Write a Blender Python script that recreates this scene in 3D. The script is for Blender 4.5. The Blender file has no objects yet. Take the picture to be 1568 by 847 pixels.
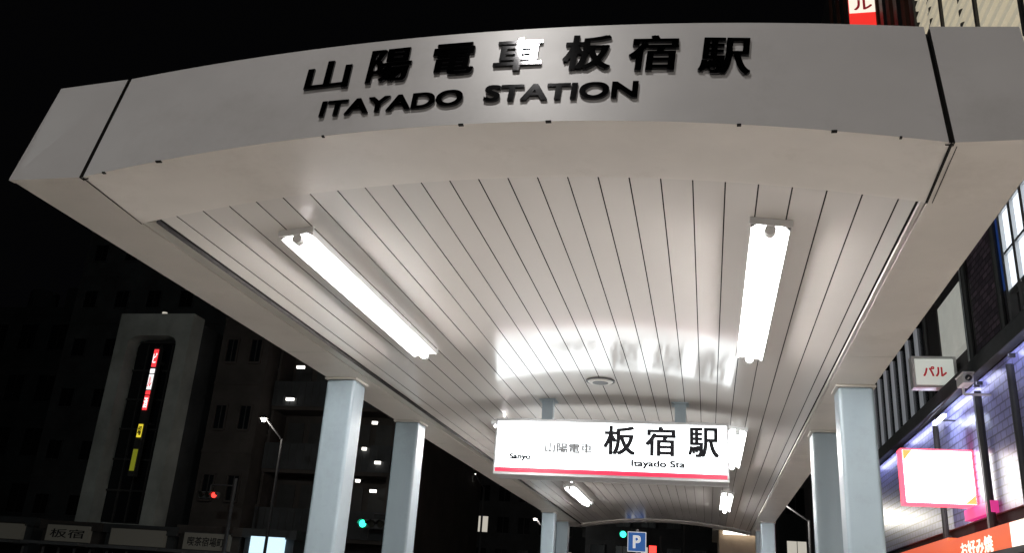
import bpy, math, random
from mathutils import Matrix, Vector
random.seed(7)
scene=bpy.context.scene
# ------------------------------------------------------------ helpers
def pmat(name,col,rough=.5,metal=0,var=0.0,vscale=3.0,bump=0.0,bscale=20.0,emit=None,estr=0.0,coat=0.0,stretch=(1,1,1),spec=.5,grime=0.0,crough=.12):
    m=bpy.data.materials.new(name); m.use_nodes=True
    nt=m.node_tree; b=nt.nodes['Principled BSDF']
    b.inputs['Base Color'].default_value=(*col,1); b.inputs['Roughness'].default_value=rough
    b.inputs['Metallic'].default_value=metal; b.inputs['Coat Weight'].default_value=coat
    b.inputs['Coat Roughness'].default_value=crough
    b.inputs['Specular IOR Level'].default_value=spec
    tc=nt.nodes.new('ShaderNodeTexCoord'); mp=nt.nodes.new('ShaderNodeMapping')
    mp.inputs['Scale'].default_value=stretch
    nt.links.new(tc.outputs['Object'],mp.inputs[0])
    if var>0:
        n=nt.nodes.new('ShaderNodeTexNoise'); n.inputs['Scale'].default_value=vscale; n.inputs['Detail'].default_value=4
        n.inputs['Roughness'].default_value=.6
        nt.links.new(mp.outputs[0],n.inputs['Vector'])
        r=nt.nodes.new('ShaderNodeValToRGB')
        r.color_ramp.elements[0].position=.3; r.color_ramp.elements[1].position=.7
        r.color_ramp.elements[0].color=(*[c*(1-var) for c in col],1)
        r.color_ramp.elements[1].color=(*[min(1,c*(1+var*.5)) for c in col],1)
        nt.links.new(n.outputs['Fac'],r.inputs[0])
        last=r.outputs[0]
        if grime>0:
            n2=nt.nodes.new('ShaderNodeTexNoise'); n2.inputs['Scale'].default_value=vscale*.6; n2.inputs['Detail'].default_value=7; n2.inputs['Roughness'].default_value=.75
            nt.links.new(tc.outputs['Object'],n2.inputs['Vector'])
            r2=nt.nodes.new('ShaderNodeValToRGB'); r2.color_ramp.elements[0].position=.52; r2.color_ramp.elements[1].position=.75
            r2.color_ramp.elements[0].color=(0,0,0,1); r2.color_ramp.elements[1].color=(grime,grime,grime,1)
            nt.links.new(n2.outputs['Fac'],r2.inputs[0])
            mx=nt.nodes.new('ShaderNodeMixRGB'); mx.inputs[2].default_value=(col[0]*.35,col[1]*.3,col[2]*.24,1)
            nt.links.new(r2.outputs[0],mx.inputs[0]); nt.links.new(last,mx.inputs[1]); last=mx.outputs[0]
        nt.links.new(last,b.inputs['Base Color'])
        rr=nt.nodes.new('ShaderNodeMapRange'); rr.inputs[3].default_value=max(.02,rough*.8); rr.inputs[4].default_value=min(1,rough*1.25)
        nt.links.new(n.outputs['Fac'],rr.inputs[0]); nt.links.new(rr.outputs[0],b.inputs['Roughness'])
    if bump>0:
        n=nt.nodes.new('ShaderNodeTexNoise'); n.inputs['Scale'].default_value=bscale; n.inputs['Detail'].default_value=2
        nt.links.new(mp.outputs[0],n.inputs['Vector'])
        bp=nt.nodes.new('ShaderNodeBump'); bp.inputs['Strength'].default_value=1; bp.inputs['Distance'].default_value=bump
        nt.links.new(n.outputs['Fac'],bp.inputs['Height']); nt.links.new(bp.outputs[0],b.inputs['Normal'])
        if coat>0: nt.links.new(bp.outputs[0],b.inputs['Coat Normal'])
    if emit:
        b.inputs['Emission Color'].default_value=(*emit,1); b.inputs['Emission Strength'].default_value=estr
        if estr<1.3: m.cycles.emission_sampling='NONE'
    return m
def tilemat(name,c1,c2,mortar,scale,rough=.35,rot=(0,0,0),bw=.5,rh=.25):
    m=pmat(name,c1,rough); nt=m.node_tree; b=nt.nodes['Principled BSDF']
    tc=nt.nodes['Texture Coordinate']; mp=nt.nodes['Mapping']; mp.inputs['Rotation'].default_value=rot
    br=nt.nodes.new('ShaderNodeTexBrick'); br.inputs['Color1'].default_value=(*c1,1); br.inputs['Color2'].default_value=(*c2,1)
    br.inputs['Mortar'].default_value=(*mortar,1); br.inputs['Scale'].default_value=scale
    br.inputs['Mortar Size'].default_value=.012; br.inputs['Brick Width'].default_value=bw; br.inputs['Row Height'].default_value=rh
    nt.links.new(mp.outputs[0],br.inputs['Vector']); nt.links.new(br.outputs['Color'],b.inputs['Base Color'])
    bp=nt.nodes.new('ShaderNodeBump'); bp.inputs['Distance'].default_value=.004; bp.invert=True
    nt.links.new(br.outputs['Fac'],bp.inputs['Height']); nt.links.new(bp.outputs[0],b.inputs['Normal'])
    return m
def walltile(name,c1,c2,mortar,bw,rh,rough=.3):
    """tiles on a wall facing -X: texture u=y, v=z"""
    m=tilemat(name,c1,c2,mortar,1.0,rough,bw=bw,rh=rh); nt=m.node_tree
    tc=nt.nodes['Texture Coordinate']; sp=nt.nodes.new('ShaderNodeSeparateXYZ'); cb=nt.nodes.new('ShaderNodeCombineXYZ')
    nt.links.new(tc.outputs['Object'],sp.inputs[0]); nt.links.new(sp.outputs['Y'],cb.inputs['X']); nt.links.new(sp.outputs['Z'],cb.inputs['Y'])
    br=[n for n in nt.nodes if n.type=='TEX_BRICK'][0]; nt.links.new(cb.outputs[0],br.inputs['Vector'])
    return m
class MB:
    def __init__(s): s.v=[];s.f=[];s.m=[];s.mats=[]
    def mi(s,mat):
        if mat not in s.mats: s.mats.append(mat)
        return s.mats.index(mat)
    def poly(s,pts,mat):
        b=len(s.v); s.v+= [tuple(p) for p in pts]; s.f.append(tuple(range(b,b+len(pts)))); s.m.append(s.mi(mat))
    def box(s,x0,x1,y0,y1,z0,z1,mat,M=None):
        b=len(s.v); P=[(x,y,z) for z in(z0,z1) for y in(y0,y1) for x in(x0,x1)]
        if M: P=[tuple(M@Vector(p)) for p in P]
        s.v+=P
        for q in [(0,2,3,1),(4,5,7,6),(0,1,5,4),(2,6,7,3),(0,4,6,2),(1,3,7,5)]:
            s.f.append(tuple(b+i for i in q)); s.m.append(s.mi(mat))
    def cyl(s,p0,p1,r,mat,n=14,r2=None):
        p0=Vector(p0);p1=Vector(p1); r2=r if r2 is None else r2
        d=(p1-p0).normalized(); a=d.orthogonal().normalized(); c=d.cross(a); b=len(s.v)
        for P,R in((p0,r),(p1,r2)):
            for i in range(n):
                t=2*math.pi*i/n; s.v.append(tuple(P+a*math.cos(t)*R+c*math.sin(t)*R))
        k=s.mi(mat)
        for i in range(n):
            j=(i+1)%n; s.f.append((b+i,b+j,b+n+j,b+n+i)); s.m.append(k)
        s.f.append(tuple(b+n-1-i for i in range(n))); s.m.append(k)
        s.f.append(tuple(b+n+i for i in range(n))); s.m.append(k)
    def obj(s,name,parent=None,bevel=0,smooth=False,segs=2):
        me=bpy.data.meshes.new(name); me.from_pydata(s.v,[],s.f); me.validate(); me.update()
        for m in s.mats: me.materials.append(m)
        for p,k in zip(me.polygons,s.m): p.material_index=k; p.use_smooth=smooth
        o=bpy.data.objects.new(name,me); bpy.context.collection.objects.link(o)
        if parent: o.parent=parent
        if bevel>0:
            md=o.modifiers.new('bevel','BEVEL'); md.width=bevel; md.segments=segs; md.limit_method='ANGLE'
        return o
def empty(name):
    e=bpy.data.objects.new(name,None); bpy.context.collection.objects.link(e); e.empty_display_size=.2; return e
def text(name,body,w,h,center,M3,mat,depth=.01,bold=0.0,parent=None,bx=1.0,by=.7):
    cu=bpy.data.curves.new(name,'FONT'); cu.body=body; cu.size=1; cu.extrude=.5
    t=bpy.data.objects.new(name,cu); bpy.context.collection.objects.link(t)
    bpy.context.view_layer.update()
    dg=bpy.context.evaluated_depsgraph_get()
    me=bpy.data.meshes.new_from_object(t.evaluated_get(dg))
    bpy.data.objects.remove(t)
    xs=[v.co.x for v in me.vertices]; ys=[v.co.y for v in me.vertices]
    cx=(min(xs)+max(xs))/2; cy=(min(ys)+max(ys))/2; sx=(w-2*bold*bx)/(max(xs)-min(xs)); sy=(h-2*bold*by)/(max(ys)-min(ys))
    sh=[(0,0)] if bold==0 else [(0,0),(bold*bx,bold*by),(-bold*bx,bold*by),(bold*bx,-bold*by),(-bold*bx,-bold*by)]
    V=[];Fc=[]
    for k,(ax,ay) in enumerate(sh):
        b=len(V); e=depth+k*.0003
        for v in me.vertices: V.append(((v.co.x-cx)*sx+ax,(v.co.y-cy)*sy+ay,(v.co.z+.5)*e))
        for p in me.polygons: Fc.append(tuple(b+i for i in p.vertices))
    nm=bpy.data.meshes.new(name); nm.from_pydata(V,[],Fc); nm.update(); nm.materials.append(mat)
    o=bpy.data.objects.new(name,nm); bpy.context.collection.objects.link(o)
    o.matrix_world=Matrix.Translation(center)@M3.to_4x4()
    if parent: o.parent=parent
    return o
def RX(deg): return Matrix.Rotation(math.radians(deg),3,'X')
FACE=RX(90)
def area(name,loc,rot,size,power,col=(1,1,1),parent=None,shape='DISK',sy=None):
    l=bpy.data.lights.new(name,'AREA'); l.shape=shape; l.size=size
    if sy: l.size_y=sy
    l.energy=power; l.color=col
    o=bpy.data.objects.new(name,l); bpy.context.collection.objects.link(o); o.location=loc; o.rotation_euler=rot
    if parent:o.parent=parent
    return o
def point(name,loc,power,col,parent,r=.12):
    l=bpy.data.lights.new(name,'POINT'); l.energy=power; l.color=col; l.shadow_soft_size=r
    o=bpy.data.objects.new(name,l); bpy.context.collection.objects.link(o); o.location=loc; o.parent=parent; return o

# ------------------------------------------------------------ materials
M_plank=pmat('enamel_plank',(.61,.58,.545),.38,var=.07,vscale=1.6,bump=.0007,bscale=2.0,stretch=(1,.4,1),coat=.85,crough=.12,spec=.3)
M_groove=pmat('dark_groove',(.02,.019,.018),.9,spec=.1)
M_band=pmat('painted_soffit',(.60,.565,.52),.42,var=.09,vscale=2.2,bump=.0012,bscale=5,grime=.28)
M_fascia=pmat('painted_fascia',(.46,.45,.45),.38,var=.08,vscale=1.8,bump=.0015,bscale=3,grime=.22)
M_trim=pmat('trim_metal',(.5,.48,.44),.35,var=.1,vscale=6)
M_col=pmat('column_paint',(.28,.345,.38),.38,var=.08,vscale=4,bump=.0008,bscale=30,stretch=(1,1,.2),grime=.25)
M_letter=pmat('polished_black_metal',(.12,.12,.125),.05,metal=1,bump=.00015,bscale=14)
M_roof=pmat('roof_sheet',(.25,.25,.25),.6,var=.2)
M_tube=pmat('fluorescent_tube',(.9,.9,.9),.3,emit=(1,.965,.955),estr=150)
M_white=pmat('white_enamel',(.82,.82,.82),.3,var=.04)
M_dark=pmat('dark_steel',(.05,.05,.05),.5,var=.2)
M_pole=pmat('painted_pole',(.06,.06,.065),.6,var=.2)
M_alu=pmat('aluminium',(.55,.56,.57),.35,metal=.8,var=.1,vscale=8)
M_face=pmat('backlit_acrylic',(.85,.86,.88),.25,emit=(.92,.985,1.0),estr=3.5)
M_red=pmat('red_acrylic',(.6,.03,.08),.3,emit=(.85,.03,.09),estr=.75)
M_txt=pmat('sign_ink',(.02,.02,.025),.7,spec=.2)
M_txtf=pmat('washed_out_ink',(.12,.12,.12),.7,emit=(.6,.6,.62),estr=.2)  # emission greys this ink, as if washed out by the bright face
M_asph=pmat('asphalt',(.05,.05,.052),.75,var=.3,vscale=30,bump=.004,bscale=120)
M_pave=tilemat('pavement_tiles',(.46,.43,.40),(.40,.375,.35),(.2,.19,.17),1.0,.55,bw=.3,rh=.3)
M_kerb=pmat('kerb_stone',(.35,.34,.33),.7,var=.2,vscale=12)
M_line=pmat('road_paint',(.75,.75,.73),.6,var=.15,vscale=20)
M_ground=pmat('ground_concrete',(.12,.12,.12),.8,var=.3,vscale=.5)

# ------------------------------------------------------------ ground
g=MB(); g.poly([(-900,-900,-.2),(900,-900,-.2),(900,900,-.2),(-900,900,-.2)],M_ground); g.obj('ground')
g=MB(); g.box(-4.2,4.0,-25,42,-.18,0,M_pave); g.obj('pavement')
g=MB(); g.box(-4.38,-4.203,-25,42,-.18,.004,M_kerb); g.obj('kerb',bevel=.015)
g=MB(); g.poly([(-19,-25,-.15),(-4.38,-25,-.15),(-4.38,29,-.15),(-19,29,-.15)],M_asph)
g.poly([(-60,43,-.146),(60,43,-.146),(60,56,-.146),(-60,56,-.146)],M_asph)
for k in range(12): g.poly([(-11.8,-24+k*4.4,-.142),(-11.62,-24+k*4.4,-.142),(-11.62,-22+k*4.4,-.142),(-11.8,-22+k*4.4,-.142)],M_line)
g.obj('road')

# ------------------------------------------------------------ canopy
XL,XR=-2.4092,.788; OL,OR=-2.7048,1.0593; Y0,Y1,YE=2.6801,3.1241,17.2671; Z=3.0
SL,SR=-2.3742,.767
def a1(x):
    t=(x-(XL+XR)/2)/((XR-XL)/2); return .1598*max(0,1-t*t)
def a0(x,s=.1538):
    t=(x-(SL+SR)/2)/((SR-SL)/2); return s*max(0,1-t*t)
canopy=empty('station_canopy')
edges=[-2.335]+[-2.2604+.1234*k for k in range(25)]+[.762]
pk=MB()
for i in range(len(edges)-1):
    a,b=edges[i]+.0026,edges[i+1]-.0026
    za,zb=Z+.012+a1(a),Z+.012+a1(b); jit=random.uniform(-.0007,.0007); za+=jit; zb+=jit*.3
    prof=[(a,za+.018),(a,za),(b,zb),(b,zb+.018)]
    for n_,(p,q) in enumerate(zip(prof[:-1],prof[1:])):
        pk.poly([(p[0],Y1+.004,p[1]),(p[0],YE,p[1]),(q[0],YE,q[1]),(q[0],Y1+.004,q[1])],M_plank if n_==1 else M_groove)
pk.obj('ceiling_planks',canopy)
bk=MB(); N=40
for i in range(N):
    a=XL+(XR-XL)*i/N; b=XL+(XR-XL)*(i+1)/N
    bk.poly([(a,Y1,Z+.03+a1(a)),(a,YE,Z+.03+a1(a)),(b,YE,Z+.03+a1(b)),(b,Y1,Z+.03+a1(b))],M_groove)
bk.obj('ceiling_backing',canopy)
tr=MB()
tr.box(XL+.003,XL+.066,Y1,YE,Z+.004,Z+.02,M_trim); tr.box(XR-.018,XR-.003,Y1,YE,Z+.004,Z+.02,M_trim)
tr.box(XL+.070,XL+.073,Y1,YE,Z+.001,Z+.02,M_groove)
tr.obj('edge_trim',canopy)
def band(y0,y1,yf,yt,name,sgn):
    bd=MB(); fa=MB(); N=64
    for i in range(N):
        u,v=i/N,(i+1)/N
        xa,xb=SL+(SR-SL)*u,SL+(SR-SL)*v; xc,xd=XL+(XR-XL)*u,XL+(XR-XL)*v
        bd.poly([(xa,y0,Z+a0(xa)),(xc,y1,Z+a1(xc)),(xd,y1,Z+a1(xd)),(xb,y0,Z+a0(xb))],M_band)
        bd.poly([(xc,y1,Z+a1(xc)),(xc,y1,Z+.03+a1(xc)),(xd,y1,Z+.03+a1(xd)),(xd,y1,Z+a1(xd))],M_trim)
        la,lb=xa+(.008 if i==0 else 0),xb-(.008 if i==N-1 else 0)
        e=.006
        A=(la,yf,Z-e+a0(la)); B=(lb,yf,Z-e+a0(lb)); C=(lb,yt,Z+.524+a0(lb,.1114)); D=(la,yt,Z+.524+a0(la,.1114))
        fa.poly([A,B,C,D],M_fascia)
        t=.012*sgn
        fa.poly([A,(A[0],A[1]+t,A[2]),(B[0],B[1]+t,B[2]),B],M_band)
        fa.poly([(A[0],A[1]+t,A[2]),(A[0],A[1]+t,A[2]+e),(B[0],B[1]+t,B[2]+e),(B[0],B[1]+t,B[2])],M_groove)
        fa.poly([D,C,(C[0],C[1]+.1*sgn,C[2]-.005),(D[0],D[1]+.1*sgn,D[2]-.005)],M_fascia)
    bd.obj(name+'_soffit',canopy,smooth=False); fa.obj(name+'_fascia',canopy)
band(Y0,Y1,Y0-.012,Y0+.1295-.012,'front',1)
band(YE+.444,YE,YE+.456,YE+.33,'rear',-1)
wg=MB()
for (xo,xi) in ((OL,SL-.010),(OR,SR+.010)):
    for (yf,yt,yb) in ((Y0-.012,Y0+.1175,Y0+.02),(YE+.456,YE+.33,YE+.43)):
        zt=Z+.524; zo=Z+.50
        wg.poly([(xo,yf,Z-.006),(xi,yf,Z-.006),(xi,yt,zt),(xo,yt,zo)],M_fascia)
        wg.poly([(xi,yf,Z-.006),(xi,yb,Z-.006),(xi,yb+.1,zt),(xi,yt,zt)],M_groove)
        wg.poly([(xo,yf,Z-.006),(xi,yf,Z-.006),(xi,yb,Z-.003),(xo,yb,Z-.003)],M_band)
        wg.poly([(xo,yt,zo),(xi,yt,zt),(xi,yt+.1*(1 if yf<10 else -1),zt-.005),(xo,yt+.1*(1 if yf<10 else -1),zo-.005)],M_fascia)
for xc in (SL,SR):
    wg.poly([(xc-.014,Y0+.01,Z-.004),(xc+.014,Y0+.01,Z-.004),(xc+.014,Y0+.14,Z+.51),(xc-.014,Y0+.14,Z+.51)],M_groove)
wg.obj('fascia_wings',canopy)
bm=MB()
YB=YE+.444
bm.poly([(OL,Y0,Z),(SL-.004,Y0,Z),(XL-.001,Y1,Z),(XL-.001,YB,Z),(OL,YB,Z)],M_band)
bm.poly([(OR,Y0,Z),(SR+.004,Y0,Z),(XR+.001,Y1,Z),(XR+.001,YB,Z),(OR,YB,Z)],M_band)
for xo,s in ((OL,-1),(OR,1)):
    bm.poly([(xo,Y0-.012,Z),(xo,YB+.012,Z),(xo,YB-.11,Z+.5),(xo,Y0+.1175,Z+.5)],M_fascia)
for xi in (XL-.001,XR+.001):
    bm.poly([(xi,Y1,Z),(xi,YE,Z),(xi,YE,Z+.03),(xi,Y1,Z+.03)],M_band)
for y in (5.2,8.6,11.9,14.4):
    bm.box(OL+.004,XL-.004,y,y+.003,Z-.0015,Z+.01,M_trim); bm.box(XR+.004,OR-.004,y,y+.003,Z-.0015,Z+.01,M_trim)
def strip(p,q,w,mat,zz):
    p=Vector(p);q=Vector(q); d=(q-p).normalized(); n=Vector((-d.y,d.x,0))*w
    bm.poly([tuple(p-n)[:2]+(zz,),tuple(p+n)[:2]+(zz,),tuple(q+n)[:2]+(zz,),tuple(q-n)[:2]+(zz,)],mat)
strip((SL-.002,Y0,0),(XL,Y1,0),.003,M_groove,Z-.003); strip((SR+.002,Y0,0),(XR,Y1,0),.005,M_groove,Z-.003)
strip((SR+.022,Y0,0),(XR+.02,Y1,0),.0015,M_groove,Z-.003)
bm.obj('side_beams',canopy)
rf=MB()
for i in range(24):
    a=OL+(OR-OL)*i/24; b=OL+(OR-OL)*(i+1)/24
    f=lambda x: Z+.49+.11*max(0,1-((x-(OL+OR)/2)/((OR-OL)/2))**2)
    rf.poly([(a,Y0+.2,f(a)),(b,Y0+.2,f(b)),(b,YB-.2,f(b)),(a,YB-.2,f(a))],M_roof)
rf.obj('roof_sheet',canopy)
cl=MB()
for x in (-2.28,-2.05,-1.38,-.85,-.53,.12,.42,.62):
    L=random.uniform(.003,.014); cl.box(x-L,x+L,Y0-.0135,Y0-.002,Z-.009+a0(x),Z-.003+a0(x),M_groove)
cl.obj('edge_clips',canopy)
for k,(y) in enumerate((5.8773,7.4154,15.0,16.55)):
    for s,(x0,x1) in enumerate(((OL+.003,OL+.223),(OR-.223,OR-.003))):
        c=MB(); c.box(x0,x1,y,y+.22,0,Z-.014,M_col); c.obj('column_%d%d'%(k,s),canopy,bevel=.022,segs=4)
        c=MB(); c.box(x0-.012,x1+.012,y-.012,y+.232,Z-.014,Z-.001,M_band); c.box(x0-.03,x1+.03,y-.03,y+.25,.0,.02,M_alu)
        c.obj('column_plate_%d%d'%(k,s),canopy)
d=MB(); zc=Z+.012+a1(-.78)
d.cyl((-.78,6.55,zc-.002),(-.78,6.55,zc-.012),.11,M_dark,32); d.cyl((-.78,6.55,zc-.012),(-.78,6.55,zc-.02),.095,M_trim,32,r2=.085); d.cyl((-.78,6.55,zc-.020),(-.78,6.55,zc-.022),.06,M_dark,32)
d.obj('ceiling_speaker')

# ------------------------------------------------------------ ceiling lights
def clight(xc,y0,y1):
    e=empty('ceiling_light'); zc=Z+.012+a1(xc)
    slope=-2*.1598*(xc-(XL+XR)/2)/((XR-XL)/2)**2
    M=Matrix.Translation((xc,0,zc))@Matrix.Rotation(-math.atan(slope),4,'Y')
    h=MB(); w=.080
    def P(x,y,z): return tuple(M@Vector((x,y,z)))
    pr=[(-w,-.040),(-w*.95,-.043),(-.03,-.014),(.03,-.014),(w*.95,-.043),(w,-.040),(w*.9,.002),(-w*.9,.002)]
    for i in range(len(pr)):
        a=pr[i];b=pr[(i+1)%len(pr)]
        h.poly([P(a[0],y0,a[1]),P(a[0],y1,a[1]),P(b[0],y1,b[1]),P(b[0],y0,b[1])],M_white)
    h.obj('housing',e)
    c=MB()
    for yy,s in ((y0,-1),(y1,1)):
        c.box(-w-.006,w+.006,min(yy,yy+s*.010),max(yy,yy+s*.010),-.030,-.0005,M_white,M)
        c.cyl(P(0,yy,-.046),P(0,yy-s*.04,-.046),.024,M_white,16)
    c.obj('end_caps',e)
    t=MB(); t.cyl(P(0,y0+.04,-.046),P(0,y1-.04,-.046),.022,M_tube,8); t.obj('tube',e,smooth=True)
for k in range(3):
    for xc in (-1.845,.275): clight(xc,3.46+4.4*k,5.5+4.4*k)

# ------------------------------------------------------------ fascia lettering
let=empty('station_name_lettering')
TILT=math.atan(.1295/.48)
def fpos(x,z):
    zb=Z+a0(x); zt=Z+.524+a0(x,.1114); v=(z-zb)/(zt-zb); return Vector((x,Y0-.012+.1295*v-.0005,z))
chars=[('山',-1.435,3.443,.185,.165),('陽',-1.185,3.474,.175,.19),('電',-.93,3.485,.17,.18),('車',-.675,3.488,.185,.185),('板',-.413,3.475,.18,.19),('宿',-.17,3.452,.178,.19),('駅',.082,3.418,.18,.19)]
for ch,x,z,w,h in chars:
    sl=-2*.13*(x+.80)/1.57**2
    R=Matrix.Rotation(-sl,3,'Y')@RX(90-math.degrees(TILT))
    text('letter',ch,w,h,fpos(x,z),R,M_letter,depth=.009,bold=.0052,parent=let,by=.45)
for ch,x,z,w in (('ITAYADO',-1.14,3.268,.56),('STATION',-.50,3.28,.56)):
    sl=-2*.13*(x+.80)/1.57**2
    R=Matrix.Rotation(-sl,3,'Y')@RX(90-math.degrees(TILT))
    text('word',ch,w,.085,fpos(x,z),R,M_letter,depth=.007,bold=.0040,parent=let)

# ------------------------------------------------------------ hanging sign
sg=empty('hanging_station_sign')
x0,x1,z0,z1,yf,yb=-1.695,.172,2.515,2.965,7.08,7.36
s=MB()
s.box(x0,x1,yf+.012,yb-.012,z1-.02,z1,M_alu); s.box(x0,x1,yf+.012,yb-.012,z0,z0+.02,M_alu)
s.box(x0,x0+.02,yf+.012,yb-.012,z0+.02,z1-.02,M_alu); s.box(x1-.02,x1,yf+.012,yb-.012,z0+.02,z1-.02,M_alu)
for yy in (yf,yb-.014):
    s.box(x0-.004,x1+.004,yy,yy+.014,z1-.016,z1+.004,M_alu); s.box(x0-.004,x1+.004,yy,yy+.014,z0-.004,z0+.02,M_alu)
    s.box(x0-.004,x0+.012,yy,yy+.014,z0+.02,z1-.016,M_alu); s.box(x1-.012,x1+.004,yy,yy+.014,z0+.02,z1-.016,M_alu)
s.obj('frame',sg,bevel=.003)
s=MB(); s.box(x0+.012,x1-.012,yf+.006,yf+.011,z0+.055,z1-.016,M_face); s.box(x0+.012,x1-.012,yb-.011,yb-.006,z0+.02,z1-.016,M_face)
s.box(x0+.012,x1-.012,yf+.005,yf+.011,z0+.02,z0+.055,M_red); s.obj('face',sg)
s=MB()
for xc in (-1.29,-.20):
    zc=Z+.02+a1(xc); s.box(xc-.045,xc+.045,yf+.09,yf+.18,z1,zc,M_col); s.box(xc-.07,xc+.07,yf+.06,yf+.21,zc-.02,zc-.008,M_col)
s.box(x0+.1,x1-.1,yf+.1,yf+.17,z1+.0,z1+.03,M_alu)
s.obj('hanger_posts',sg)
yt=yf+.0055
for ch,a,b in (('板',926,975),('宿',990,1036),('駅',1054,1100)):
    xa=-1.70*.986+(a-758)*.00527*.986; xb=-1.70*.986+(b-758)*.00527*.986
    text('text',ch,xb-xa,.235,Vector(((xa+xb)/2,yt,2.815)),FACE,M_txt,depth=.002,bold=.0060,parent=sg)
text('text','山陽電車',.385,.082,Vector((-1.085,yt,2.74)),FACE,M_txtf,depth=.002,bold=.0028,parent=sg)
text('text','Sanyo',.18,.058,Vector((-1.48,yt,2.655)),FACE,M_txt,depth=.002,bold=.0034,parent=sg)
text('text','Itayado Sta',.42,.068,Vector((-.37,yt,2.63)),FACE,M_txt,depth=.002,bold=.0036,parent=sg)

# ------------------------------------------------------------ street lamps
def street_lamp(px,py,hx,hy,hz,power,col=(1,.95,.88),r=.18,disk=False):
    e=empty('street_lamp'); s=MB()
    s.cyl((px,py,-.15),(px,py,hz*.92),.06,M_pole,14,r2=.04); s.cyl((px,py,-.15),(px,py,.25),.12,M_pole,14)
    s.cyl((px,py,hz*.92-.03),(hx,hy,hz+.10),.03,M_pole,10); s.obj('pole_and_arm',e)
    s=MB(); s.cyl((hx,hy,hz+.02),(hx,hy,hz+.14),r+.05,M_dark,24,r2=r*.5); s.obj('head',e)
    if disk:
        area('lamp',(hx,hy,hz+.012),(0,0,0),2*r,power,col,e)
    else:
        s=MB(); m=pmat('lamp_bulb',(.9,.9,.9),.2,emit=col,estr=14); m.cycles.emission_sampling='NONE'; s.cyl((hx,hy,hz+.018),(hx,hy,hz-.08),r,m,12,r2=r*.6); s.obj('bulb',e)
        point('lamp',(hx,hy,hz-.25),power,col,e)
street_lamp(-4.0,-1.0,-1.47,.76,7.9,115,(1,.96,.92),.12,True)
street_lamp(3.6,-5.6,2.0,-5.0,5.6,270,(1,.95,.90),.22,True)  # unseen second lamp, added to brighten the soffit by ground bounce

# ------------------------------------------------------------ left side buildings
M_glass=pmat('night_glass',(.010,.012,.015),.2,spec=.35)
M_lit=pmat('lit_window',(.5,.5,.45),.4,emit=(1,.93,.8),estr=.5)
M_lamp=pmat('corridor_lamp',(.8,.8,.8),.4,emit=(1,.95,.86),estr=3); M_lamp.cycles.emission_sampling='NONE'
def bmat(n,c,**k): return pmat(n,c,.8,var=.35,vscale=.6,bump=.01,bscale=6,spec=.2,grime=.3,**k)
M_bA=bmat('render_grey',(.14,.145,.15)); M_bB=bmat('render_brown',(.085,.075,.07)); M_bC=bmat('render_dark',(.075,.08,.085)); M_frame=bmat('precast_frame',(.48,.51,.48))
def building(name,x0,x1,y0,y1,h,mat,cols,fl,ww=.55,wh=.5,lit=(),z0=3.6,side=True,litmat=None):
    b=MB(); b.box(x0,x1,y0,y1,-.2,h,mat)
    b.box(x0-.12,x1+.12,y0-.12,y1+.12,h,h+.5,mat)
    cw=(x1-x0)/cols; fh=(h-z0)/fl
    for i in range(cols):
        for j in range(fl):
            a=x0+cw*(i+.5-ww/2); c=a+cw*ww; z=z0+fh*(j+.3); t=z+fh*wh
            L=(i,j) in lit
            b.box(a,c,y0-.02,y0+.02,z,t,(litmat or M_lit) if L else M_glass)
            b.box(a-.06,a,y0-.09,y0,z-.06,t+.06,mat); b.box(c,c+.06,y0-.09,y0,z-.06,t+.06,mat)
            b.box(a,c,y0-.12,y0,z-.08,z,mat); b.box(a,c,y0-.09,y0,t,t+.06,mat)
            b.box((a+c)/2-.02,(a+c)/2+.02,y0-.04,y0-.021,z,t,M_dark)
    for j in range(1,fl+1): b.box(x0,x1,y0-.05,y0,z0+fh*j-.12,z0+fh*j,mat)
    if side:
        n=max(1,int((y1-y0)/3))
        for i in range(n):
            for j in range(fl):
                y=y0+1+i*3; z=z0+fh*(j+.3); b.box(x1-.01,x1+.02,y,y+1.3,z,z+fh*wh,M_glass); b.box(x1,x1+.08,y-.1,y+1.4,z-.08,z,mat)
    for i in range(cols):
        a=x0+cw*(i+.08); c=x0+cw*(i+.92)
        b.box(a,c,y0-.03,y0,0,2.7,M_dark)
        b.box(a-.05,c+.05,y0-.9,y0-.001,2.85,3.0,M_bC)
    b.cyl((x0+(x1-x0)*.3,y0+2,h+.5),(x0+(x1-x0)*.3,y0+2,h+2.2),.9,mat,16); b.box(x0+(x1-x0)*.55,x0+(x1-x0)*.8,y0+2,y0+5,h+.5,h+2.6,mat)
    return b.obj(name)
building('office_building',-39,-25.5,46,60,22.5,M_bA,6,6,ww=.4,wh=.35)
building('office_building',-46,-39.3,47,60,17,M_bC,3,4)
building('tenement_building',-19.0,-16.9,31,42,17,M_bB,2,5,ww=.42,wh=.34)
ab=empty('arched_facade_building'); b=MB()
b.box(-22.9,-19.75,30.6,42,-.2,11.2,M_bC)
b.obj('body',ab)
b=MB(); xl,xr,xi,xj=-22.95,-19.7,-22.4,-20.25; zt=11.4; yfr=29.8
def arch_pts(n=20):
    pts=[]; cx=(xi+xj)/2; R=(xj-xi)/2
    for i in range(n+1):
        t=math.pi*i/n
        pts.append((cx-R*math.copysign(abs(math.cos(t))**.45,math.cos(t)),9.9+.6*max(0,math.sin(t))**.5))
    return pts
ap=arch_pts(); zs=9.9
yy=yfr
b.poly([(xl,yy,-.2),(xi,yy,-.2),(xi,yy,zs),(xl,yy,zs)],M_frame); b.poly([(xj,yy,-.2),(xr,yy,-.2),(xr,yy,zs),(xj,yy,zs)],M_frame)
b.poly([(xl,yy,zs),(xi,yy,zs),(xl,yy,zt)],M_frame); b.poly([(xj,yy,zs),(xr,yy,zs),(xr,yy,zt)],M_frame)
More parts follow.
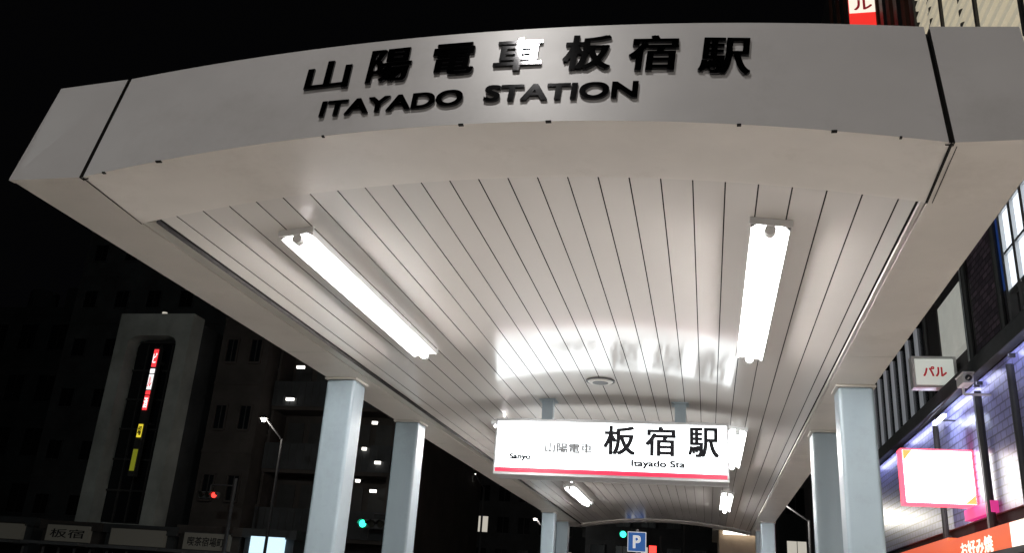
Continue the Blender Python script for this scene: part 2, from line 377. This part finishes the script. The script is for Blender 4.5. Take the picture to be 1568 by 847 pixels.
for k,(p,q) in enumerate(zip(ap[:-1],ap[1:])):
    X0=xl if k==0 else p[0]; X1=xr if k==len(ap)-2 else q[0]
    b.poly([(p[0],yy,p[1]),(q[0],yy,q[1]),(X1,yy,zt),(X0,yy,zt)],M_frame)
    b.poly([(p[0],yy,p[1]),(q[0],yy,q[1]),(q[0],yy+.7,q[1]),(p[0],yy+.7,p[1])],M_frame)
b.poly([(xl,yfr,-.2),(xl,yfr,zt),(xl,30.6,zt),(xl,30.6,-.2)],M_frame); b.poly([(xr,yfr,-.2),(xr,30.6,-.2),(xr,30.6,zt),(xr,yfr,zt)],M_frame)
b.poly([(xi,yfr,-.2),(xi,30.55,-.2),(xi,30.55,zs),(xi,yfr,zs)],M_frame); b.poly([(xj,yfr,-.2),(xj,30.55,-.2),(xj,30.55,zs),(xj,yfr,zs)],M_frame)
b.poly([(xl,yfr,zt),(xr,yfr,zt),(xr,30.6,zt),(xl,30.6,zt)],M_frame)
b.box(xi+.002,xj-.002,yfr+.1,yfr+.6,2.8,3.3,M_frame)
b.cyl((-21.3,30.2,zt),(-21.3,30.2,zt+.18),.10,M_lit,10)
b.obj('arch_frame',ab)
b=MB()
for j in range(6):
    b.box(xi+.02,xj-.02,30.5,30.55,3.4+j*1.17,4.5+j*1.17,M_glass); b.box(xi+.02,xj-.02,30.42,30.56,4.5+j*1.17,4.57+j*1.17,M_dark)
for i in range(1,4): 
    x=xi+(xj-xi)*i/4; b.box(x-.03,x+.03,30.44,30.499,3.3,10.3,M_dark)
b.obj('curtain_glazing',ab)
vs=empty('vertical_neon_sign'); b=MB()
Mr=pmat('neon_red',(.5,.02,.02),.4,emit=(1,.05,.06),estr=1.25); Mw=pmat('neon_white',(.7,.7,.7),.4,emit=(1,.95,.95),estr=1.25); My=pmat('neon_yellow',(.6,.5,.05),.4,emit=(1,.8,.05),estr=.8); My2=pmat('neon_olive',(.4,.4,.05),.4,emit=(.7,.75,.05),estr=.18)
b.box(-21.12,-20.84,29.75,29.95,5.0,10.0,M_dark)
for a,c,m in ((9.2,9.9,Mr),(8.95,9.12,Mw),(8.3,8.9,Mw),(8.1,8.25,Mr),(7.5,8.05,Mr),(6.45,6.95,My),(5.2,6.0,My2)):
    b.box(-21.07,-20.89,29.72,29.748,a,c,m)
for z in (7,9.4): b.box(-21.0,-20.9,29.95,30.48,z,z+.08,M_dark)
b.obj('panel',vs)
for ch,z,m in (('ビ',9.55,Mw),('ル',8.6,Mr),('酒',7.78,Mw),('場',6.7,M_txt)):
    text('text',ch,.16,.4 if z>7 else .35,Vector((-20.98,29.716,z)),FACE,m,depth=.003,bold=.006,parent=vs)
ap_=empty('apartment_building'); b=MB(); X0,X1,YA=-16.8,-11.6,33
b.box(X0,X1,YA,46,-.2,15.5,M_bB); b.box(X0-.1,X1+.1,YA-.1,46,15.5,16.0,M_bB)
for j in range(5):
    z=3.3+j*2.45
    b.box(X0,X1,YA-1.2,YA-.001,z-.14,z,M_bB); b.box(X0,X1,YA-1.25,YA-1.15,z,z+1.0,M_bC); b.box(X0+.0,X0+.1,YA-1.15,YA-.002,z,z+2.3,M_bB); b.box(X1-.1,X1,YA-1.15,YA-.002,z,z+2.3,M_bB)
    for i in range(5):
        x=X0+.25+i*.95; b.box(x,x+.7,YA-.04,YA,z+.01,z+2.0,M_dark)
    for i in range(16): x=X0+.15+i*.3; b.box(x,x+.02,YA-1.27,YA-1.25,z+.05,z+.95,M_dark)
for (x,z,w_) in ((-15.75,9.75,.16),(-16.0,8.45,.16),(-12.35,7.6,.10),(-12.65,6.6,.08),(-12.05,6.1,.11),(-12.75,5.4,.08),(-12.1,5.05,.12)):
    b.box(x-w_,x+w_,YA-1.38,YA-1.29,z-.05,z+.05,M_lamp); b.box(x-.18,x+.18,YA-1.39,YA-1.25,z+.05,z+.08,M_dark)
b.obj('block',ap_)
def shop(x0,x1,y,h,mat,sgn,txt,tm):
    e=empty('shop_building'); b=MB(); b.box(x0,x1,y,y+8,-.2,h,mat); b.box(x0-.1,x1+.1,y-.1,y+8,h,h+.3,mat)
    b.box(x0+.2,x1-.2,y-.03,y,0,2.3,M_glass); b.box(x0,x1,y-1.0,y-.002,2.35,2.45,M_bA)
    for i in range(4): xx=x0+.2+(x1-x0-.4)*i/3; b.box(xx-.04,xx+.04,y-.06,y-.031,0,2.3,M_alu)
    b.obj('shell',e)
    b=MB(); b.box(x0+.3,x1-.3,y-.2,y-.003,2.5,3.05,sgn); b.box(x0+.25,x1-.25,y-.18,y-.002,2.45,2.5,M_dark);b.box(x0+.25,x1-.25,y-.18,y-.002,3.05,3.1,M_dark); b.obj('board',e)
    if txt: text('text',txt,(x1-x0)*.6,.30,Vector(((x0+x1)/2,y-.202,2.77)),FACE,tm,depth=.004,bold=.004,parent=e)
Mdim=pmat('dim_board',(.18,.175,.16),.5,emit=(.8,.75,.6),estr=.02); Mblue=pmat('lit_board_blue',(.6,.7,.8),.4,emit=(.6,.85,1),estr=1.2)
shop(-29,-24.3,29.4,3.0,M_bC,Mdim,'',M_txt); shop(-23.2,-20.9,28.6,2.9,M_bB,Mdim,'板宿',M_txt); shop(-20.7,-18.0,28.7,2.9,M_bC,Mdim,'',M_txt)
shop(-17.9,-15.6,28.8,3.0,M_bB,Mdim,'喫茶宿場町',M_txt); shop(-15.4,-13.6,28.8,3.0,M_bC,Mblue,'',M_txt)
LC=(1,.93,.82)
street_lamp(-13.5,26.6,-13.95,26,6.55,60,LC,.09)
street_lamp(-17.2,57,-18,58,4.9,150,(1,.95,.9),.2)
street_lamp(-11.2,45,-11.7,44.6,7.55,120,(1,.94,.86),.12)
street_lamp(-11.0,62,-11.6,62,7.0,120,(1,.94,.86),.12)
street_lamp(3.2,30.5,2.3,30,5.0,150,(1,.95,.85),.2)
street_lamp(-9.0,3.5,-10.2,3.8,8.6,1000,(.93,1,.97),.2)  # unseen lamp added off to the left to light the facades there
building('distant_building',-24,-9,78,90,17,M_bC,8,5,lit=((6,0),(2,1)))
building('distant_building',-8.6,4,66,80,9,M_bC,7,2,lit=((2,0),))
building('distant_building',4.4,20,60,80,20,M_bC,7,5,lit=((0,0),(1,2)))

# ------------------------------------------------------------ traffic lights, parking sign
Mg=pmat('lens_green',(.05,.5,.3),.3,emit=(.03,1,.55),estr=4); Mrr=pmat('lens_red',(.5,.02,.02),.3,emit=(1,.04,.03),estr=3); Mo=pmat('lens_off',(.03,.03,.02),.3)
Mg.cycles.emission_sampling='NONE'; Mrr.cycles.emission_sampling='NONE'
def traffic(x,y,z,on,mast=1.8,s=1.0):
    e=empty('traffic_light'); b=MB(); w=.62*s; h=.2*s
    b.box(x-w,x+w,y,y+.18,z-h,z+h,M_bA); b.obj('housing',e,bevel=.05)
    b=MB()
    for k in range(3):
        cx=x-.4*s+.4*s*k; m=(Mg if k==0 else Mrr) if k==on else Mo
        b.cyl((cx,y-.001,z),(cx,y-.03,z),.15*s,m,20)
        for q in range(8):
            t0=math.pi*q/8;t1=math.pi*(q+1)/8; R=.17*s
            b.poly([(cx+R*math.cos(t0),y,z+R*math.sin(t0)),(cx+R*math.cos(t1),y,z+R*math.sin(t1)),(cx+R*math.cos(t1),y-.22*s,z+R*math.sin(t1)),(cx+R*math.cos(t0),y-.22*s,z+R*math.sin(t0))],M_dark)
    b.obj('lenses',e)
    b=MB(); px=x+mast; b.cyl((px,y+.1,-.15),(px,y+.1,z+.6),.08,M_pole,12,r2=.06); b.cyl((x,y+.1,z+.35),(px,y+.1,z+.35),.03,M_pole,8); b.cyl((x,y+.1,z+.35),(x,y+.1,z+.1),.03,M_pole,8); b.obj('mast',e)
traffic(-11.75,31,3.82,0,1.3,.85); traffic(-3.7,46,5.05,0,2.6); traffic(-16.75,28.2,4.3,2,.9,.6)
def pedsig(x,y,z):
    e=empty('pedestrian_signal'); b=MB(); b.box(x-.22,x+.22,y,y+.18,z-.42,z+.42,M_dark); b.obj('housing',e,bevel=.03)
    b=MB(); b.box(x-.16,x+.16,y-.012,y-.001,z+.04,z+.36,Mrr); b.box(x-.16,x+.16,y-.012,y-.001,z-.36,z-.04,Mo); b.obj('lenses',e)
    b=MB(); b.cyl((x+.35,y+.1,-.15),(x+.35,y+.1,z+.8),.06,M_pole,10); b.box(x,x+.35,y+.07,y+.12,z-.05,z+.05,M_pole); b.obj('post',e)
pedsig(-2.4,42,3.95)
ps=empty('parking_sign'); b=MB(); x,y=-1.485,20
Mbl=pmat('sign_blue',(.03,.12,.42),.4,emit=(.05,.2,.6),estr=.35,var=.05); Mwp=pmat('sign_white',(.8,.8,.8),.4,emit=(1,1,1),estr=.45)
b.box(x-.2,x+.2,y,y+.02,2.72,3.14,Mwp); b.box(x-.185,x+.185,y-.004,y-.001,2.735,3.125,Mbl); b.cyl((x,y+.06,0),(x,y+.06,3.2),.03,M_alu,10); b.box(x-.08,x+.08,y+.021,y+.07,2.85,2.9,M_alu); b.obj('plate',ps,bevel=.001)
text('text','P',.17,.27,Vector((x,y-.005,2.93)),FACE,Mwp,depth=.003,bold=.012,parent=ps)

# ------------------------------------------------------------ right-hand building
rb=empty('shopping_building')
M_rw=bmat('dark_cladding',(.06,.055,.06)); M_beige=pmat('beige_louvre',(.6,.55,.42),.5,emit=(1,.9,.68),estr=.34,var=.1)  # louvre emission stands in for warm interior light on the slats
M_bt=walltile('blue_tile',(.36,.38,.66),(.31,.32,.60),(.14,.14,.26),.24,.12)
M_brick=walltile('dark_brick',(.20,.15,.19),(.07,.055,.08),(.02,.02,.02),.22,.09,.5)
M_cool=pmat('cool_window',(.7,.75,.8),.3,emit=(.86,.93,1),estr=1.25); M_navy=pmat('navy_panel',(.02,.04,.14),.4,emit=(.02,.06,.25),estr=.4)
M_brown=bmat('brown_cladding',(.16,.07,.05)); M_fin=pmat('white_fin',(.7,.72,.75),.4,emit=(.85,.9,1),estr=.12)  # faint fin emission stands in for light reflected off them
M_pan=pmat('lit_look_panel',(.6,.6,.55),.5,emit=(.95,.97,.88),estr=.26,var=.15)  # emission makes the wall panel look lit; no light sits behind it
b=MB(); b.box(4.05,14,-14,40,-.2,21,M_rw); b.obj('core',rb)
b=MB(); b.box(4.0,4.049,9.9,24,3.15,5.1,M_bt); b.box(3.985,4.049,12.65,13.85,5.22,8.2,M_brick); b.obj('tile_cladding',rb)
b=MB()
for j in range(34): z=8.6+j*.24; b.box(3.86,4.0,10.0,14.6,z,z+.10,M_beige)
for y in (9.95,11.5,13.05,14.6): b.box(3.82,3.86,y,y+.08,8.4,16.9,M_dark)
b.box(4.0,4.048,9.9,14.7,8.4,17,M_brown); b.obj('louvre_screen',rb)
b=MB()
for i in range(16): y=14.9+i*.6; b.box(3.9,4.0,y,y+.28,8.3,20.5,M_brown if i%2 else M_dark)
b.obj('brown_fins',rb)
b=MB(); b.box(4.0,4.048,16.6,26,5.4,8,M_glass)
for i in range(12): y=16.7+i*.8; b.box(3.96,4.0,y,y+.14,5.42,7.0,M_fin)
b.obj('white_fins',rb)
b=MB(); 
for i in range(5): y=9.9+i*.46; b.box(4.0,4.04,y,y+.36,5.85,7.0,M_cool); b.box(3.95,4.045,y+.36,y+.46,5.2,7.8,M_alu)
for z in (5.3,5.85,6.4,7.0,7.75): b.box(3.96,4.043,9.9,12.2,z-.04,z,M_alu)
b.box(3.98,4.045,12.22,12.64,6.0,8.2,M_navy) ; b.obj('bright_windows',rb)
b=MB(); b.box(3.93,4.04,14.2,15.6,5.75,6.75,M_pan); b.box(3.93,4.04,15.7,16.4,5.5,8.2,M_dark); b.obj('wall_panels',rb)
# plain upper windows on the part of the street wall nearer the viewer
b=MB()
for i in range(8):
    for j in range(5):
        y=-13+i*2.8; z=4.2+j*3.2; b.box(4.02,4.049,y,y+1.7,z,z+1.6,M_glass); b.box(3.97,4.049,y-.08,y+1.78,z-.1,z-.001,M_alu)
b.obj('upper_windows',rb)
M_strip=pmat('added_wash_strip',(.9,.9,.9),.3,emit=(.64,.66,1),estr=22)  # added strips, hidden by an added ledge, to wash the tiles blue
b=MB(); b.box(3.70,4.0,9.9,24,5.12,5.2,M_bC); b.box(3.70,3.72,9.9,24,4.98,5.119,M_bC)
for i in range(4): b.box(3.80,3.84,10.1+i*3.4,12.6+i*3.4,5.105,5.118,M_strip)
b.obj('added_wash_ledge',rb)
Mor=pmat('orange_board',(.6,.15,.04),.4,emit=(1,.13,.05),estr=.7,var=.2,vscale=2); Mmg=pmat('magenta_board',(.5,.03,.2),.4,emit=(.9,.06,.35),estr=.6); Mwh=pmat('shop_white',(.7,.7,.7),.4,emit=(1,.9,.75),estr=1.0)
b=MB(); b.box(3.7,4.0,12.2,15.6,2.5,2.88,Mor); b.box(3.75,4.0,15.7,20,2.5,2.95,Mor); b.box(3.9,4.0,13.8,15.2,3.16,3.32,Mmg); b.box(3.6,4.0,-13,12.1,2.5,2.84,Mwh)
b.box(3.3,4.0,-13,24,2.40,2.47,M_dark)
for i in range(7): y=10+i*2; b.box(3.5,3.6,y,y+.9,2.36,2.395,M_lamp)
for i in range(30): y=-12.4+i*1.2; b.box(4.0,4.03,y,y+1.08,.1,2.38,M_glass); b.box(3.98,4.04,y+1.08,y+1.2,0,2.39,M_alu)
b.obj('shopfronts',rb)
area('added_beam_fill',(3.5,2.5,2.37),(0,0,0),.14,260,(1,.93,.86),rb,'RECTANGLE',9.0)  # fill light added out of view to brighten the right beam
R90=Matrix.Rotation(math.radians(-90),3,'Z')@RX(90)
text('text','お好み焼',1.6,.22,Vector((3.698,14.0,2.69)),R90,Mwh,depth=.004,bold=.006,parent=rb)
b=MB(); Mwt=pmat('wall_tube',(.9,.9,.9),.3,emit=(.70,.78,1),estr=30)
b.box(3.72,3.77,15.1,15.8,4.78,4.82,Mwt); b.box(3.77,4.0,15.5,15.55,4.79,4.81,M_dark); b.obj('bulkhead_lamp',rb)
b=MB()
for y,r in ((13.87,.05),(14.02,.03),(12.35,.05),(16.5,.05)):
    b.cyl((3.92,y,0),(3.92,y,4.9),r,M_alu if r<.05 else M_dark,10); b.cyl((3.92,y,5.2),(3.92,y,12),r,M_alu if r<.05 else M_dark,10)
    for z in range(1,12,2): b.box(3.92,4.0,y-.02,y+.02,z,z+.05,M_dark)
b.cyl((3.6,13.0,4.9),(3.6,16.4,4.8),.012,M_dark,8); b.obj('pipes',rb)
def boxsign(name,x0,x1,y,d,z0,z1,face,side,fr=.03):
    e=empty(name); b=MB(); b.box(x0,x1,y+.004,y+d-.004,z0,z1,side); b.obj('case',e,bevel=.008)
    b=MB(); b.box(x0+fr,x1-fr,y-.004,y+.003,z0+fr,z1-fr,face); b.box(x0+fr,x1-fr,y+d-.003,y+d+.004,z0+fr,z1-fr,face); b.obj('face',e)
    b=MB(); b.box(x1,4.05,y+d/2-.03,y+d/2+.03,z1-.15,z1-.1,M_dark); b.box(x1,4.05,y+d/2-.03,y+d/2+.03,z0+.1,z0+.15,M_dark); b.obj('brackets',e)
    return e
Mpal=pmat('sign_cream',(.7,.7,.65),.4,emit=(.85,.9,.82),estr=.45); Mpr=pmat('ink_red',(.5,.03,.05),.5,emit=(.6,.03,.05),estr=.3)
e=boxsign('projecting_shop_sign',3.30,3.98,15.0,.22,5.22,5.75,Mpal,M_white,.05)
text('text','パル',.36,.17,Vector((3.64,14.995,5.49)),FACE,Mpr,depth=.003,bold=.006,parent=e)
Mbs=pmat('bright_face',(.8,.8,.8),.4,emit=(1,.965,.94),estr=8); Mrs=pmat('red_case',(.6,.05,.08),.4,emit=(1,.10,.16),estr=2.2); Myw=pmat('orange_trim',(.7,.3,.05),.4,emit=(1,.5,.15),estr=1.2)
e=boxsign('illuminated_shop_sign',2.95,3.99,14.7,.28,3.33,4.18,Mbs,Mrs,.03)
b=MB(); b.poly([(2.981,14.694,4.149),(3.12,14.694,4.149),(2.981,14.694,3.98)],Myw); b.poly([(3.959,14.694,3.361),(3.959,14.694,3.5),(3.8,14.694,3.361)],Myw); b.obj('corner_graphics',e)
Mrv=pmat('red_panel',(.6,.02,.02),.4,emit=(1,.04,.03),estr=.9)
e=boxsign('vertical_shop_sign',3.30,3.98,18.0,.25,9.5,15.2,Mrv,M_dark,.03)
b=MB(); b.box(3.34,3.94,17.985,17.994,14.75,15.16,Mwh); b.obj('white_panel',e)
text('text','ル',.4,.28,Vector((3.64,17.983,14.96)),FACE,Mpr,depth=.003,bold=.01,parent=e)
sc=empty('security_camera'); b=MB(); b.cyl((3.98,13.45,4.75),(3.62,13.45,4.75),.02,M_white,8); b.cyl((3.62,13.45,4.75),(3.62,13.45,4.85),.02,M_white,8)
b.box(3.55,3.69,13.15,13.5,4.85,4.98,M_white); b.box(3.54,3.70,13.1,13.52,4.98,5.0,M_white); b.cyl((3.62,13.149,4.915),(3.62,13.12,4.915),.045,M_dark,16); b.obj('body',sc,bevel=.006)
b=MB(); Mk=pmat('warm_render',(.5,.38,.26),.6,var=.2,vscale=2); b.box(.3,1.4,24,28,0,3.6,Mk); b.box(.15,1.55,23.8,28.2,3.6,3.75,M_trim); b.box(.5,.9,23.97,24,0,2.1,M_dark); b.box(.95,1.3,23.97,24,1.1,2.0,M_glass)
b.box(.4,1.3,23.85,23.9,3.5,3.58,M_lamp); b.obj('ticket_kiosk')

# ------------------------------------------------------------ world, camera
w=bpy.data.worlds.new("World"); scene.world=w; w.use_nodes=True
nt=w.node_tree; bg=nt.nodes['Background']; sk=nt.nodes.new('ShaderNodeTexSky'); sk.sky_type='NISHITA'; sk.sun_disc=False
sk.sun_elevation=math.radians(-8); sk.sun_rotation=math.radians(200)
mx=nt.nodes.new('ShaderNodeMixRGB'); mx.inputs[0].default_value=.5; mx.inputs[2].default_value=(.0022,.0022,.0026,1)
nt.links.new(sk.outputs[0],mx.inputs[1]); nt.links.new(mx.outputs[0],bg.inputs[0]); bg.inputs[1].default_value=1.0
scene.view_settings.view_transform='Standard'; scene.view_settings.look='None'; scene.view_settings.exposure=0
cd=bpy.data.cameras.new('camera'); co=bpy.data.objects.new('camera',cd); bpy.context.collection.objects.link(co)
F=Vector((-.213,.91388,.34563)).normalized(); r=Vector((.97699,.20316,.06492)); r=(r-F*r.dot(F)).normalized(); u=r.cross(F)
co.matrix_world=Matrix(((r.x,u.x,-F.x,0),(r.y,u.y,-F.y,0),(r.z,u.z,-F.z,1.55),(0,0,0,1)))
cd.sensor_width=36; cd.lens=36*1348.97/1568; cd.clip_start=.05; cd.clip_end=3000
scene.camera=co
